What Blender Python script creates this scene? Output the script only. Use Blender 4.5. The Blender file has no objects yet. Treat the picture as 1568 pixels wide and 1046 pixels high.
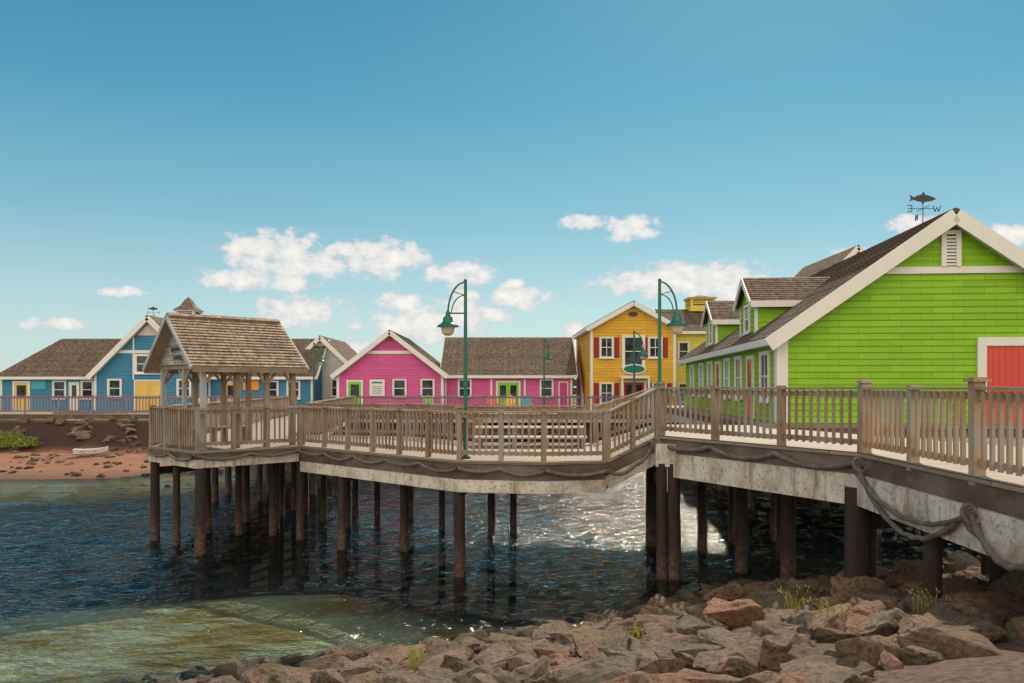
import bpy, math, random
from mathutils import Matrix, Vector, noise
random.seed(7)
V=Vector
# ---------------------------------------------------------------- materials
def new_mat(name):
    m=bpy.data.materials.new(name); m.use_nodes=True
    nt=m.node_tree; b=nt.nodes['Principled BSDF']
    return m,nt,b
def N(nt,t,**k):
    n=nt.nodes.new(t)
    for a,v in k.items(): setattr(n,a,v)
    return n
def mixc(nt,fac,a,b,mode='MIX'):
    n=N(nt,'ShaderNodeMix',data_type='RGBA',blend_type=mode)
    for i,v in ((0,fac),(6,a),(7,b)):
        if hasattr(v,'links') or isinstance(v,bpy.types.NodeSocket): nt.links.new(v,n.inputs[i])
        else: n.inputs[i].default_value=v if i==0 else (*v,1)
    return n.outputs[2]
def rmp(nt,src,a,b,lo=0.0,hi=1.0):
    n=N(nt,'ShaderNodeMapRange'); nt.links.new(src,n.inputs[0])
    n.inputs[1].default_value=a; n.inputs[2].default_value=b; n.inputs[3].default_value=lo; n.inputs[4].default_value=hi
    return n.outputs[0]
def coords(nt,kind='Object',sc=(1,1,1)):
    t=N(nt,'ShaderNodeTexCoord'); mp=N(nt,'ShaderNodeMapping'); mp.inputs['Scale'].default_value=sc
    nt.links.new(t.outputs[kind],mp.inputs[0]); return mp.outputs[0]
def noise_n(nt,vec,scale,detail=5,rough=.6):
    n=N(nt,'ShaderNodeTexNoise'); n.inputs['Scale'].default_value=scale; n.inputs['Detail'].default_value=detail
    n.inputs['Roughness'].default_value=rough; nt.links.new(vec,n.inputs['Vector']); return n.outputs[0]
def bump(nt,b,h,st,dist=.02):
    n=N(nt,'ShaderNodeBump'); n.inputs['Strength'].default_value=st; n.inputs['Distance'].default_value=dist
    nt.links.new(h,n.inputs['Height']); nt.links.new(n.outputs[0],b.inputs['Normal'])
def mat_basic(name,c1,c2,scale=3,rough=.8,bst=.3,kind='Object',sc=(1,1,1),c3=None,fine=40):
    m,nt,b=new_mat(name); vec=coords(nt,kind,sc)
    n1=noise_n(nt,vec,scale,6); f=rmp(nt,n1,.32,.68)
    col=mixc(nt,f,c1,c2)
    n2=noise_n(nt,vec,fine,4)
    dk=tuple(x*.5 for x in c1)
    col=mixc(nt,rmp(nt,n2,.5,.8,0,.7),col,dk)
    if c3:
        n3=noise_n(nt,vec,scale*.37,5); col=mixc(nt,rmp(nt,n3,.46,.6),col,c3)
    nt.links.new(col,b.inputs['Base Color']); b.inputs['Roughness'].default_value=rough
    bump(nt,b,n2,bst); return m
def mat_paint(name,c,dirt=.22,rough=.55):
    m,nt,b=new_mat(name); vec=coords(nt,'Object',(1,1,.35))
    n1=noise_n(nt,vec,2.2,6); n2=noise_n(nt,coords(nt,'UV',(3,14,1)),3,5)
    col=mixc(nt,rmp(nt,n1,.35,.7,0,dirt),c,tuple(x*.5+.03 for x in c))
    col=mixc(nt,rmp(nt,n2,.45,.75,0,dirt),col,tuple(min(1,x*1.15+.02) for x in c))
    nt.links.new(col,b.inputs['Base Color']); b.inputs['Roughness'].default_value=rough
    bump(nt,b,n2,.15,.01); return m
def mat_siding(name,c):
    m,nt,b=new_mat(name); uv=coords(nt,'UV')
    br=N(nt,'ShaderNodeTexBrick'); nt.links.new(uv,br.inputs['Vector'])
    br.inputs['Scale'].default_value=1; br.inputs['Brick Width'].default_value=.9; br.inputs['Row Height'].default_value=.19
    br.inputs['Mortar Size'].default_value=.005; br.offset=.37
    br.inputs['Color1'].default_value=(*c,1); br.inputs['Color2'].default_value=(*[x*.84 for x in c],1)
    br.inputs['Mortar'].default_value=(*[x*.3 for x in c],1)
    n1=noise_n(nt,coords(nt,'Object',(1,1,.4)),1.3,6)
    col=mixc(nt,rmp(nt,n1,.4,.75,0,.3),br.outputs[0],tuple(x*.6+.015 for x in c))
    n2=noise_n(nt,coords(nt,'UV',(4,40,1)),3,4)
    col=mixc(nt,rmp(nt,n2,.5,.8,0,.35),col,tuple(x*.6 for x in c))
    nt.links.new(col,b.inputs['Base Color']); b.inputs['Roughness'].default_value=.7
    bump(nt,b,n2,.25,.01); return m
def mat_shingle(name,c1,c2,c3):
    m,nt,b=new_mat(name); uv=coords(nt,'UV')
    br=N(nt,'ShaderNodeTexBrick'); nt.links.new(uv,br.inputs['Vector'])
    br.inputs['Scale'].default_value=1; br.inputs['Brick Width'].default_value=.16; br.inputs['Row Height'].default_value=.15
    br.inputs['Mortar Size'].default_value=.012; br.offset=.43
    br.inputs['Color1'].default_value=(*c1,1); br.inputs['Color2'].default_value=(*c2,1)
    br.inputs['Mortar'].default_value=(.012,.009,.008,1)
    n0=noise_n(nt,coords(nt,'UV',(5,5,1)),1,3,.7)
    col=mixc(nt,rmp(nt,n0,.42,.58,0,.95),br.outputs[0],c3)
    n2=noise_n(nt,coords(nt,'UV',(9,7,1)),1,2); col=mixc(nt,rmp(nt,n2,.55,.68,0,.8),col,tuple(x*.35 for x in c1))
    n1=noise_n(nt,uv,.9,6); col=mixc(nt,rmp(nt,n1,.42,.72,0,.7),col,tuple(x*.5 for x in c1))
    nt.links.new(col,b.inputs['Base Color']); b.inputs['Roughness'].default_value=.9
    bump(nt,b,n0,1,.06); return m
WHITE=mat_paint('white_trim_paint',(.80,.79,.76),.18)
WOOD=mat_basic('weathered_wood',(.36,.25,.165),(.20,.14,.10),3,.85,.4,sc=(1,1,.5),c3=(.33,.285,.24))
WOODT=mat_basic('tan_wood',(.52,.37,.23),(.32,.225,.15),2.5,.85,.4,c3=(.40,.34,.28))
def mat_deck():
    m,nt,b=new_mat('deck_board_wood'); uv=coords(nt,'UV')
    br=N(nt,'ShaderNodeTexBrick'); nt.links.new(uv,br.inputs['Vector'])
    br.inputs['Scale'].default_value=1; br.inputs['Brick Width'].default_value=3.2; br.inputs['Row Height'].default_value=.145
    br.inputs['Mortar Size'].default_value=.008
    br.inputs['Color1'].default_value=(.38,.30,.22,1); br.inputs['Color2'].default_value=(.27,.215,.165,1)
    br.inputs['Mortar'].default_value=(.03,.025,.02,1)
    n=noise_n(nt,uv,4,6); col=mixc(nt,rmp(nt,n,.4,.7,0,.6),br.outputs[0],(.18,.14,.11))
    nt.links.new(col,b.inputs['Base Color']); b.inputs['Roughness'].default_value=.75; bump(nt,b,n,.3); return m
DECK=mat_deck()
STRINGER=mat_basic('stringer_timber',(.15,.10,.075),(.075,.052,.04),2,.85,.5,sc=(1,1,2),c3=(.19,.15,.125))
def mat_beam():
    m,nt,b=new_mat('stained_white_beam'); v=coords(nt)
    n1=noise_n(nt,v,1.1,8,.7); col=mixc(nt,rmp(nt,n1,.46,.62),(.66,.64,.58),(.42,.34,.27))
    n2=noise_n(nt,coords(nt,'Object',(4,4,.7)),1.3,6); col=mixc(nt,rmp(nt,n2,.52,.7,0,.85),col,(.27,.15,.09))
    n3=noise_n(nt,v,14,5); col=mixc(nt,rmp(nt,n3,.54,.7,0,.8),col,(.15,.12,.09))
    nt.links.new(col,b.inputs['Base Color']); b.inputs['Roughness'].default_value=.85; bump(nt,b,n3,.6); return m
BEAM=mat_beam()
def mat_pile():
    m,nt,b=new_mat('creosote_pile'); v=coords(nt)
    n1=noise_n(nt,coords(nt,'Object',(3,3,.6)),2,6)
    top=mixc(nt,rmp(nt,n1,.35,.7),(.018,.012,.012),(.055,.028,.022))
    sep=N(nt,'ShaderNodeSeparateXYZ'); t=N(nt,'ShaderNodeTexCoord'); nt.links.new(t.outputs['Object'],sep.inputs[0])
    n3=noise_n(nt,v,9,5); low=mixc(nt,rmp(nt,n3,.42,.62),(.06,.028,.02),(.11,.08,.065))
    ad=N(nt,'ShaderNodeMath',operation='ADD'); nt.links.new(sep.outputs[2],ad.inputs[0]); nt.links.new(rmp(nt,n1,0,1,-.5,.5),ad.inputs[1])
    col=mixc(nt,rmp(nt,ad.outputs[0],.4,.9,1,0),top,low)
    nt.links.new(col,b.inputs['Base Color']); b.inputs['Roughness'].default_value=.8; bump(nt,b,n3,.6,.03); return m
PILE=mat_pile()
ROPE=mat_basic('old_rope',(.22,.19,.165),(.11,.095,.085),6,.95,.9,fine=60)
ROOF=mat_shingle('cedar_roof_shingles',(.19,.128,.09),(.10,.068,.05),(.31,.225,.165))
ROOFG=mat_shingle('grey_cedar_shingles',(.36,.26,.185),(.22,.16,.118),(.47,.35,.25))
GSH=mat_shingle('silvered_wall_shingles',(.44,.44,.46),(.34,.34,.37),(.50,.48,.48))
def mat_glass():
    m,nt,b=new_mat('window_glass'); n=noise_n(nt,coords(nt),.8,3)
    nt.links.new(mixc(nt,rmp(nt,n,.4,.6),(.012,.016,.022),(.07,.09,.11)),b.inputs['Base Color'])
    b.inputs['Roughness'].default_value=.06; b.inputs['Specular IOR Level'].default_value=.35; return m
GLASS=mat_glass()
GREENMETAL=mat_paint('dark_green_enamel',(.01,.15,.105),.3,.35)
LAMPGLASS=mat_paint('frosted_lamp_glass',(.62,.52,.38),.15,.3)
BLACK=mat_basic('blackened_iron',(.03,.03,.035),(.05,.045,.04),4,.5,.1)

# ---------------------------------------------------------------- mesh builder
class MB:
    def __init__(s,owner,mat): s.o=owner; s.mat=mat; s.v=[]; s.f=[]; s.sm=[]
    def add(s,pts,faces,smooth=False):
        b=len(s.v); M=s.o.M
        s.v+= [M@V(p) for p in pts]
        for f in faces: s.f.append([b+i for i in f]); s.sm.append(smooth)
    def hexa(s,p): s.add(p,[(3,2,1,0),(4,5,6,7),(0,1,5,4),(1,2,6,5),(2,3,7,6),(3,0,4,7)])
    def box(s,x0,x1,y0,y1,z0,z1):
        s.hexa([(x0,y0,z0),(x1,y0,z0),(x1,y1,z0),(x0,y1,z0),(x0,y0,z1),(x1,y0,z1),(x1,y1,z1),(x0,y1,z1)])
    def beam(s,P,Q,w,h,up=(0,0,1),dz=0):
        P=V(P);Q=V(Q);d=(Q-P).normalized();u=V(up); r=d.cross(u)
        if r.length<1e-4: r=V((1,0,0))
        r.normalize(); u=r.cross(d); r=r*(w/2); u2=u*(h/2); P=P+u*dz; Q=Q+u*dz
        s.hexa([P-r-u2,P+r-u2,Q+r-u2,Q-r-u2,P-r+u2,P+r+u2,Q+r+u2,Q-r+u2])
    def cyl(s,P,Q,r0,r1=None,n=12,cap=True):
        r1=r0 if r1 is None else r1
        P=V(P);Q=V(Q);d=(Q-P).normalized(); a=d.orthogonal().normalized(); b=d.cross(a)
        pts=[];
        for c,r in((P,r0),(Q,r1)):
            for i in range(n):
                t=2*math.pi*i/n; pts.append(c+a*(r*math.cos(t))+b*(r*math.sin(t)))
        s.add(pts,[(i,(i+1)%n,n+(i+1)%n,n+i) for i in range(n)],True)
        if cap: s.add(pts,[tuple(range(n-1,-1,-1)),tuple(range(n,2*n))])
    def tube(s,path,r,n=7):
        path=[V(p) for p in path]; pts=[]
        for i,p in enumerate(path):
            d=(path[min(i+1,len(path)-1)]-path[max(i-1,0)]).normalized()
            a=d.cross(V((.123,.2,.97))); a.normalize(); b=d.cross(a)
            rr=r*(1+.16*math.sin(i*2.1))if s.mat is ROPE else r
            for k in range(n):
                t=2*math.pi*k/n; pts.append(p+a*(rr*math.cos(t))+b*(rr*math.sin(t)))
        fs=[(i*n+k,i*n+(k+1)%n,(i+1)*n+(k+1)%n,(i+1)*n+k) for i in range(len(path)-1) for k in range(n)]
        s.add(pts,fs,True)
    def prism(s,poly,z0,z1):
        n=len(poly); zf=(lambda z,i:z[i] if isinstance(z,(list,tuple)) else z)
        a=[(p[0],p[1],zf(z0,i)) for i,p in enumerate(poly)]+[(p[0],p[1],zf(z1,i)) for i,p in enumerate(poly)]
        s.add(a,[tuple(range(n-1,-1,-1)),tuple(range(n,2*n))]+[(i,(i+1)%n,n+(i+1)%n,n+i) for i in range(n)])
    def xz(s,poly,y0,y1):
        n=len(poly); a=[(p[0],y0,p[1]) for p in poly]+[(p[0],y1,p[1]) for p in poly]
        s.add(a,[tuple(range(n)),tuple(range(2*n-1,n-1,-1))]+[((i+1)%n,i,n+i,n+(i+1)%n) for i in range(n)])
    def lap(s,A,B,C,D,row=.19,lift=.022):
        A,B,C,D=map(V,(A,B,C,D)); n=(B-A).cross(((D+C)/2-(A+B)/2)).normalized()
        L=((D+C)/2-(A+B)/2).dot(n.cross((B-A).normalized())); rows=max(1,round(abs(L)/row))
        for i in range(rows):
            t0=i/rows;t1=(i+1)/rows
            a=A.lerp(D,t0);b=B.lerp(C,t0);c=B.lerp(C,t1);d=A.lerp(D,t1); l=n*(lift*random.uniform(.85,1.15))
            s.add([a+l,b+l,c,d,a,b],[(0,1,2,3),(4,5,1,0),(4,0,3),(5,2,1)])
class Ob:
    def __init__(s,name,loc=(0,0,0),rz=0): s.name=name;s.loc=loc;s.rz=rz;s.M=Matrix();s.parts={}
    def p(s,name,mat):
        if name not in s.parts: s.parts[name]=MB(s,mat)
        return s.parts[name]
    def done(s,single=False):
        if single: root=None
        else:
            root=bpy.data.objects.new(s.name,None); bpy.context.collection.objects.link(root)
            root.location=s.loc; root.rotation_euler=(0,0,s.rz); root.empty_display_size=.3
        for n,mb in s.parts.items():
            me=bpy.data.meshes.new(n); me.from_pydata([tuple(v) for v in mb.v],[],mb.f); me.materials.append(mb.mat)
            me.polygons.foreach_set('use_smooth',mb.sm)
            uvl=me.uv_layers.new(name='UVMap').data
            for p in me.polygons:
                nn=p.normal
                if abs(nn.z)>.97: ua=V((1,0,0)); va=V((0,1,0))
                else: ua=V((0,0,1)).cross(nn).normalized(); va=nn.cross(ua)
                for li in p.loop_indices:
                    co=me.vertices[me.loops[li].vertex_index].co; uvl[li].uv=(co.dot(ua),co.dot(va))
            o=bpy.data.objects.new(s.name if single else n,me); bpy.context.collection.objects.link(o)
            if single: o.location=s.loc;o.rotation_euler=(0,0,s.rz); root=o
            else: o.parent=root
        return root
def T(x,y,z=0,rz=0): return Matrix.Translation((x,y,z))@Matrix.Rotation(rz,4,'Z')

# ---------------------------------------------------------------- building pieces (fronts face -y)
def window(B,x,z,w,h,y=0,trim=.1,mull=False,shut=None,tm=None,sash=None):
    t=B.p('window_trim',WHITE) if tm is None else tm; g=B.p('window_panes',GLASS)
    yo=y-.075; yi=y+.02
    t.box(x-trim,x,yo,yi,z-trim,z+h+trim); t.box(x+w,x+w+trim,yo,yi,z-trim,z+h+trim)
    t.box(x,x+w,yo,yi,z+h,z+h+trim); t.box(x,x+w,yo,yi,z-trim,z)
    t.box(x-trim-.04,x+w+trim+.04,yo-.05,yo-.002,z-trim-.05,z-trim+.01)
    g.box(x,x+w,y-.028,y-.02,z,z+h)
    s=B.p('window_sashes',sash or WHITE)
    s.box(x,x+w,y-.055,y-.03,z+h/2-.025,z+h/2+.025)
    s.box(x,x+.035,y-.05,y-.03,z,z+h/2-.025); s.box(x+w-.035,x+w,y-.05,y-.03,z,z+h/2-.025)
    s.box(x,x+.035,y-.05,y-.03,z+h/2+.025,z+h); s.box(x+w-.035,x+w,y-.05,y-.03,z+h/2+.025,z+h)
    if mull: s.box(x+w/2-.02,x+w/2+.02,y-.05,y-.03,z,z+h/2-.025); s.box(x+w/2-.02,x+w/2+.02,y-.05,y-.03,z+h/2+.025,z+h)
    if shut:
        sh=B.p('shutters',shut)
        for xx in (x-trim-.05-.28,x+w+trim+.05):
            for k in range(7):
                z0=z-.05+k*(h+.1)/7; sh.box(xx,xx+.28,y-.07,y-.02,z0+.012,z0+(h+.1)/7)
            sh.box(xx-.015,xx+.295,y-.045,y-.015,z-.07,z+h+.07)
def door(B,x,w,h,mat,y=0,trim=.12,glass=True,double=False,nm='doors',tr=None):
    t=B.p('window_trim',WHITE)
    t.box(x-trim,x,y-.08,y+.02,0,h+trim); t.box(x+w,x+w+trim,y-.08,y+.02,0,h+trim); t.box(x,x+w,y-.08,y+.02,h,h+trim)
    if mat in B.doorm: nm=B.doorm[mat]
    else: nm=nm if not B.doorm else nm+'_%s'%mat.name; B.doorm[mat]=nm
    d=B.p(nm,mat); n=2 if double else 1
    for i in range(n):
        a=x+w*i/n+.01;b=x+w*(i+1)/n-.01; s=.13
        d.box(a,a+s,y-.06,y-.02,0.02,h-.01);d.box(b-s,b,y-.06,y-.02,0.02,h-.01)
        d.box(a+s,b-s,y-.06,y-.02,0.02,.3);d.box(a+s,b-s,y-.06,y-.02,h-.17,h-.01);d.box(a+s,b-s,y-.06,y-.02,h*.45,h*.45+.13)
        d.box(a+s,b-s,y-.035,y-.02,.3,h*.45)
        (B.p('window_panes',GLASS) if glass else d).box(a+s,b-s,y-.035,y-.02,h*.45+.13,h-.17)
def gable_front(B,W,D,e,r,side,roof=ROOF,oh=.3,row=.19,rake=.28,x0=0,y0=0,back=True,thick=.1,bandz=None,cb=.14,base=0):
    """block with ridge along y"""
    B.doorm={}
    S=B.p('siding',side) if (not B.parts.get('siding') or B.parts['siding'].mat is side) else B.p('siding_'+side.name,side)
    x1=x0+W;xm=x0+W/2;y1=y0+D
    S.lap((x0,y0,base),(x1,y0,base),(x1,y0,e),(x0,y0,e),row); S.lap((x0,y0,e),(x1,y0,e),(xm,y0,r),(xm,y0,r),row)
    S.lap((x0,y1,base),(x0,y0,base),(x0,y0,e),(x0,y1,e),row); S.lap((x1,y0,base),(x1,y1,base),(x1,y1,e),(x1,y0,e),row)
    S.lap((x1,y1,base),(x0,y1,base),(x0,y1,e),(x1,y1,e),row); S.lap((x1,y1,e),(x0,y1,e),(xm,y1,r),(xm,y1,r),row)
    k=(r-e)/(W/2); ez=e-oh*k
    R=B.p('roof',roof); U=B.p('trim',WHITE)
    for sg in(-1,1):
        xe=xm+sg*(W/2+oh)
        A=(xe,y1+oh,ez+thick+.03);Bq=(xe,y0-oh,ez+thick+.03);C=(xm,y0-oh,r+thick+.03);Dq=(xm,y1+oh,r+thick+.03)
        if sg<0: R.lap(A,Bq,C,Dq,.15,.03)
        else: R.lap(Bq,A,Dq,C,.15,.03)
        lo=[(xe,y0-oh+.01,ez+.02),(xm,y0-oh+.01,r+.02),(xm,y1+oh-.01,r+.02),(xe,y1+oh-.01,ez+.02)]
        hi=[(a,b,c+thick) for a,b,c in lo]
        R.hexa(lo+hi if sg>0 else lo[::-1]+hi[::-1])
        for yy in (y0-oh-.03,y1+oh+.03):
            U.beam((xe,yy,ez+thick-rake/2),(xm,yy,r+thick-rake/2),.05,rake)
        U.box(min(xe,xe+sg*.04),max(xe,xe+sg*.04),y0-oh,y1+oh,ez-.12,ez+thick)
        U.box(min(xe,xm+sg*W/2),max(xe,xm+sg*W/2),y0-oh,y1+oh,ez-.1,ez-.07)
        U.beam((xm+sg*W/2,y0-.045,e-.12),(xm,y0-.045,r-.12),.05,.22)
        xc=xm+sg*W/2
        U.box(xc-cb if sg>0 else xc-.03,xc+.03 if sg>0 else xc+cb,y0-.04,y0+.0,base,e)
        U.box(xc if sg>0 else xc-.031,xc+.031 if sg>0 else xc,y0,y0+cb,base,e-.1)
    if bandz:
        t=(bandz-e)/(r-e); hw=W/2*(1-t)
        U.box(xm-hw,xm+hw,y0-.065,y0,bandz-.1,bandz+.1)
def gable_side(B,x0,x1,y0,D,e,r,side,roof=ROOF,oh=.3,hipL=0,hipR=0,row=.19,thick=.1,base=0):
    """block with ridge along x"""
    S=B.p('siding',side) if (not B.parts.get('siding') or B.parts['siding'].mat is side) else B.p('siding_'+side.name,side)
    y1=y0+D; ym=y0+D/2
    S.lap((x0,y0,base),(x1,y0,base),(x1,y0,e),(x0,y0,e),row)
    S.lap((x1,y1,base),(x0,y1,base),(x0,y1,e),(x1,y1,e),row)
    S.lap((x0,y1,base),(x0,y0,base),(x0,y0,e),(x0,y1,e),row); S.lap((x1,y0,base),(x1,y1,base),(x1,y1,e),(x1,y0,e),row)
    if not hipL: S.lap((x0,y1,e),(x0,y0,e),(x0,ym,r),(x0,ym,r),row)
    if not hipR: S.lap((x1,y0,e),(x1,y1,e),(x1,ym,r),(x1,ym,r),row)
    k=(r-e)/(D/2); ez=e-oh*k; R=B.p('roof',roof); U=B.p('trim',WHITE); t=thick
    xl=x0-oh;xr=x1+oh;ya=y0-oh;yb=y1+oh
    R.lap((xl,ya,ez+t),(xr,ya,ez+t),(xr-hipR,ym,r+t),(xl+hipL,ym,r+t),.15,.03)
    R.lap((xr,yb,ez+t),(xl,yb,ez+t),(xl+hipL,ym,r+t),(xr-hipR,ym,r+t),.15,.03)
    if hipL: R.lap((xl,yb,ez+t),(xl,ya,ez+t),(xl+hipL,ym,r+t),(xl+hipL,ym,r+t),.15,.03)
    if hipR: R.lap((xr,ya,ez+t),(xr,yb,ez+t),(xr-hipR,ym,r+t),(xr-hipR,ym,r+t),.15,.03)
    U.box(xl,xr,ya-.03,ya,ez-.1,ez+t-.01); U.box(xl,xr,yb,yb+.03,ez-.1,ez+t-.01); U.box(xl,xr,ya,y0,ez-.08,ez-.05)
    for xx,h in((xl-.02,hipL),(xr+.02,hipR)):
        if h: U.box(xx-.02,xx+.02,ya,yb,ez-.1,ez+t-.01)
        else:
            U.beam((xx,ya,ez+t-.14),(xx,ym,r+t-.14),.05,.25); U.beam((xx,ym,r+t-.14),(xx,yb,ez+t-.14),.05,.25)
    for xx in(x0,x1-.14): U.box(xx,xx+.14,y0-.04,y0,base,e-.02)
def cupola(B,x,y,z,w,h,rh,mat=WHITE):
    c=B.p('cupola_body',mat); l=B.p('cupola_louvres',BLACK); r=B.p('cupola_roof',ROOF)
    a=w/2
    c.box(x-a-.1,x+a+.1,y-a-.1,y+a+.1,z,z+.12*h+.3)
    for sx in(-1,1):
        for sy in(-1,1): c.box(x+sx*a-.09,x+sx*a+.09,y+sy*a-.09,y+sy*a+.09,z+.12*h+.3,z+h)
    c.box(x-a-.18,x+a+.18,y-a-.18,y+a+.18,z+h,z+h+.1); l.box(x-a+.06,x+a-.06,y-a+.06,y+a-.06,z+.1,z+h)
    nz=5
    for k in range(nz):
        zz=z+.12*h+.4+k*(h-.12*h-.4)/nz; c.box(x-a,x+a,y-a-.02,y-a+.05,zz,zz+.05); c.box(x-a-.02,x-a+.05,y-a,y+a,zz,zz+.05)
    prof=[(a+.26,0),(a*.72,rh*.35),(a*.42,rh*.72),(0.02,rh)]
    z0=z+h+.1
    for (w0,h0),(w1,h1) in zip(prof,prof[1:]):
        p=[(x+sx*w0,y+sy*w0,z0+h0) for sx,sy in((-1,-1),(1,-1),(1,1),(-1,1))]; q=[(x+sx*w1,y+sy*w1,z0+h1) for sx,sy in((-1,-1),(1,-1),(1,1),(-1,1))]
        r.add(p+q,[(i,(i+1)%4,4+(i+1)%4,4+i) for i in range(4)]+[(3,2,1,0)])
def weathervane(name,x,y,z,s,rz=0):
    B=Ob(name,(x,y,z),rz); m=B.p('iron_work',BLACK)
    m.cyl((0,0,-.1*s),(0,0,.62*s),.016*s,.012*s,8)
    m.cyl((-.36*s,0,.36*s),(.36*s,0,.36*s),.01*s); m.cyl((0,-.36*s,.36*s),(0,.36*s,.36*s),.01*s)
    f=[(-.42,.66),(-.30,.73),(-.16,.77),(-.06,.80),(-.02,.90),(.05,.80),(.18,.77),(.30,.71),(.42,.80),(.38,.68),(.43,.57),(.30,.64),(.16,.59),(.05,.57),(.0,.49),(-.06,.57),(-.2,.58),(-.32,.61)]
    m.xz([(-a*s,b*s) for a,b in f][::-1],-.012*s,.012*s)
    def letter(segs,ox,oy,al):
        for (a,b),(c,d) in segs:
            P=(ox+a*s*.12,oy,(.36-.10+b*.2)*s);Q=(ox+c*s*.12,oy,(.36-.10+d*.2)*s)
            m.cyl(P,Q,.014*s,n=6)
    W_=[((-1,1),(-.5,0)),((-.5,0),(0,.7)),((0,.7),(.5,0)),((.5,0),(1,1))]
    E_=[((-.6,0),(.6,0)),((.6,0),(.6,1)),((-.4,.5),(.6,.5)),((-.6,1),(.6,1))]
    N_=[((-.6,0),(-.6,1)),((-.6,1),(.6,0)),((.6,0),(.6,1))]
    letter(E_,-.42*s,0,'x'); letter(W_,.44*s,0,'x'); 
    for (a,b),(c,d) in N_: m.cyl((0,.4*s+a*s*.1,(.06+b*.2)*s),(0,.4*s+c*s*.1,(.06+d*.2)*s),.014*s,n=6)
    B.done()

# ---------------------------------------------------------------- terrain, water
def interp(x,pts):
    if x<=pts[0][0]: return pts[0][1]
    for (a,b),(c,d) in zip(pts,pts[1:]):
        if x<=c: return b+(d-b)*(x-a)/(c-a)
    return pts[-1][1]
SH=[(-60,-6),(-30,0),(-12,7.8),(-8,9.9),(-5.6,11.2),(-3.3,12.0),(-1.57,12.6),(.42,13.5),(2.2,14.4),(3.8,16.0),(7,17.2),(11.7,18.0),(40,19)]
NH=[(-60,36),(-19,36.8),(-16,40),(-12,45),(-6,47.5),(60,47.5)]
RT=[(-9,.05),(-4,.08),(0,.22)]
def hgt(x,y):
    ys=interp(x,SH); yn=interp(x,NH); w=noise.noise(V((x*.35,y*.35,0)))*.12+noise.noise(V((x*1.3,y*1.3,5)))*.05
    ds=y-ys; dn=yn-y
    if ds<0: return min(2.75,-ds*.2)+w*min(1,-ds*2)
    if dn<0:
        b=-dn; z=.07*b
        if y>45.5: z+= min(1.9,(y-45.5)*.6)
        return min(z,2.3)+w*.6
    return max(-2.2,-.05-interp(x,RT)*ds-max(0,ds-7)*.14,-.05-.35*dn)+w*.8
def axis(lo,hi,step,far,n):
    a=[lo+i*step for i in range(int((hi-lo)/step)+1)]
    return [lo-(far)*((n-i)/n)**2.5 for i in range(n)]+a+[hi+far*((i+1)/n)**2.5 for i in range(n)]
def grid(name,xs,ys,fn):
    vv=[(x,y,fn(x,y)) for y in ys for x in xs]; nx=len(xs)
    ff=[(j*nx+i,j*nx+i+1,(j+1)*nx+i+1,(j+1)*nx+i) for j in range(len(ys)-1) for i in range(nx-1)]
    me=bpy.data.meshes.new(name); me.from_pydata(vv,[],ff); me.polygons.foreach_set('use_smooth',[True]*len(ff))
    o=bpy.data.objects.new(name,me); bpy.context.collection.objects.link(o); return me
me=grid('ground',axis(-42,30,.6,1500,14),axis(-6,62,.5,1500,14),hgt)
m,nt,b=new_mat('shore_ground'); v=coords(nt)
n1=noise_n(nt,v,.9,8,.7); n2=noise_n(nt,v,11,6,.7)
sand=mixc(nt,rmp(nt,n1,.35,.65),(.34,.145,.075),(.22,.095,.052)); sand=mixc(nt,rmp(nt,n2,.5,.7,0,.7),sand,(.12,.06,.04))
sep=N(nt,'ShaderNodeSeparateXYZ'); t=N(nt,'ShaderNodeTexCoord'); nt.links.new(t.outputs['Object'],sep.inputs[0])
sand=mixc(nt,rmp(nt,sep.outputs[2],.6,.9),sand,(.07,.035,.028))
sand=mixc(nt,rmp(nt,sep.outputs[2],.05,.22,.75,0),sand,(.12,.06,.04))
grav=mixc(nt,rmp(nt,n2,.4,.65),(.18,.105,.07),(.04,.028,.022))
sand=mixc(nt,rmp(nt,sep.outputs[1],22,25,1,0),sand,grav)
nb_=noise_n(nt,v,.45,5,.6)
bed=mixc(nt,rmp(nt,nb_,.45,.58),(.62,.58,.40),(.40,.27,.05)); bed=mixc(nt,rmp(nt,sep.outputs[2],-.5,-.9),bed,(.014,.018,.012))
col=mixc(nt,rmp(nt,sep.outputs[2],-.2,.02,1,0),sand,bed)
grass=mixc(nt,rmp(nt,n2,.4,.6),(.09,.13,.03),(.16,.17,.06)); col=mixc(nt,rmp(nt,sep.outputs[2],2.1,2.3),col,grass)
nt.links.new(col,b.inputs['Base Color']); b.inputs['Roughness'].default_value=.9; bump(nt,b,n2,.8,.1)
me.materials.append(m)
# water: real wavelets where the picture is close, flat sheet beyond
wy=[8.0]
while wy[-1]<50: wy.append(wy[-1]*1.0056)
wy=[-60,-20,0,5,7]+wy+[55,70,100,200,500,1500]
wx=[-1500,-500,-200,-100,-60,-40,-30,-22]+[-18+.105*i for i in range(int(34/.105))]+[17,20,30,60,200,1500]
def wave(x,y):
    if x<-19 or x>17 or y<8 or y>52: return 0
    wx_=x+.5*noise.noise(V((x*.5,y*.5,9))); wy_=y+.4*noise.noise(V((x*.6,y*.6,3)))
    f1=noise.noise(V((wx_*.8+wy_*.3,wy_*1.9,0))); f2=noise.noise(V((wx_*1.9-wy_*.5,wy_*3.6,4))); 
    f3=noise.noise(V((wx_*3.4,wy_*6.0,8))) if y<24 else 0
    a=min(1,(y-8)/2)
    return a*(.075*(1-2*abs(f1))*.5+.058*f2+.026*f3)
me=grid('water',wx,wy,wave)
m=bpy.data.materials.new('harbour_water'); m.use_nodes=True; nt=m.node_tree; nt.nodes.remove(nt.nodes['Principled BSDF']); out=nt.nodes['Material Output']
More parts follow.
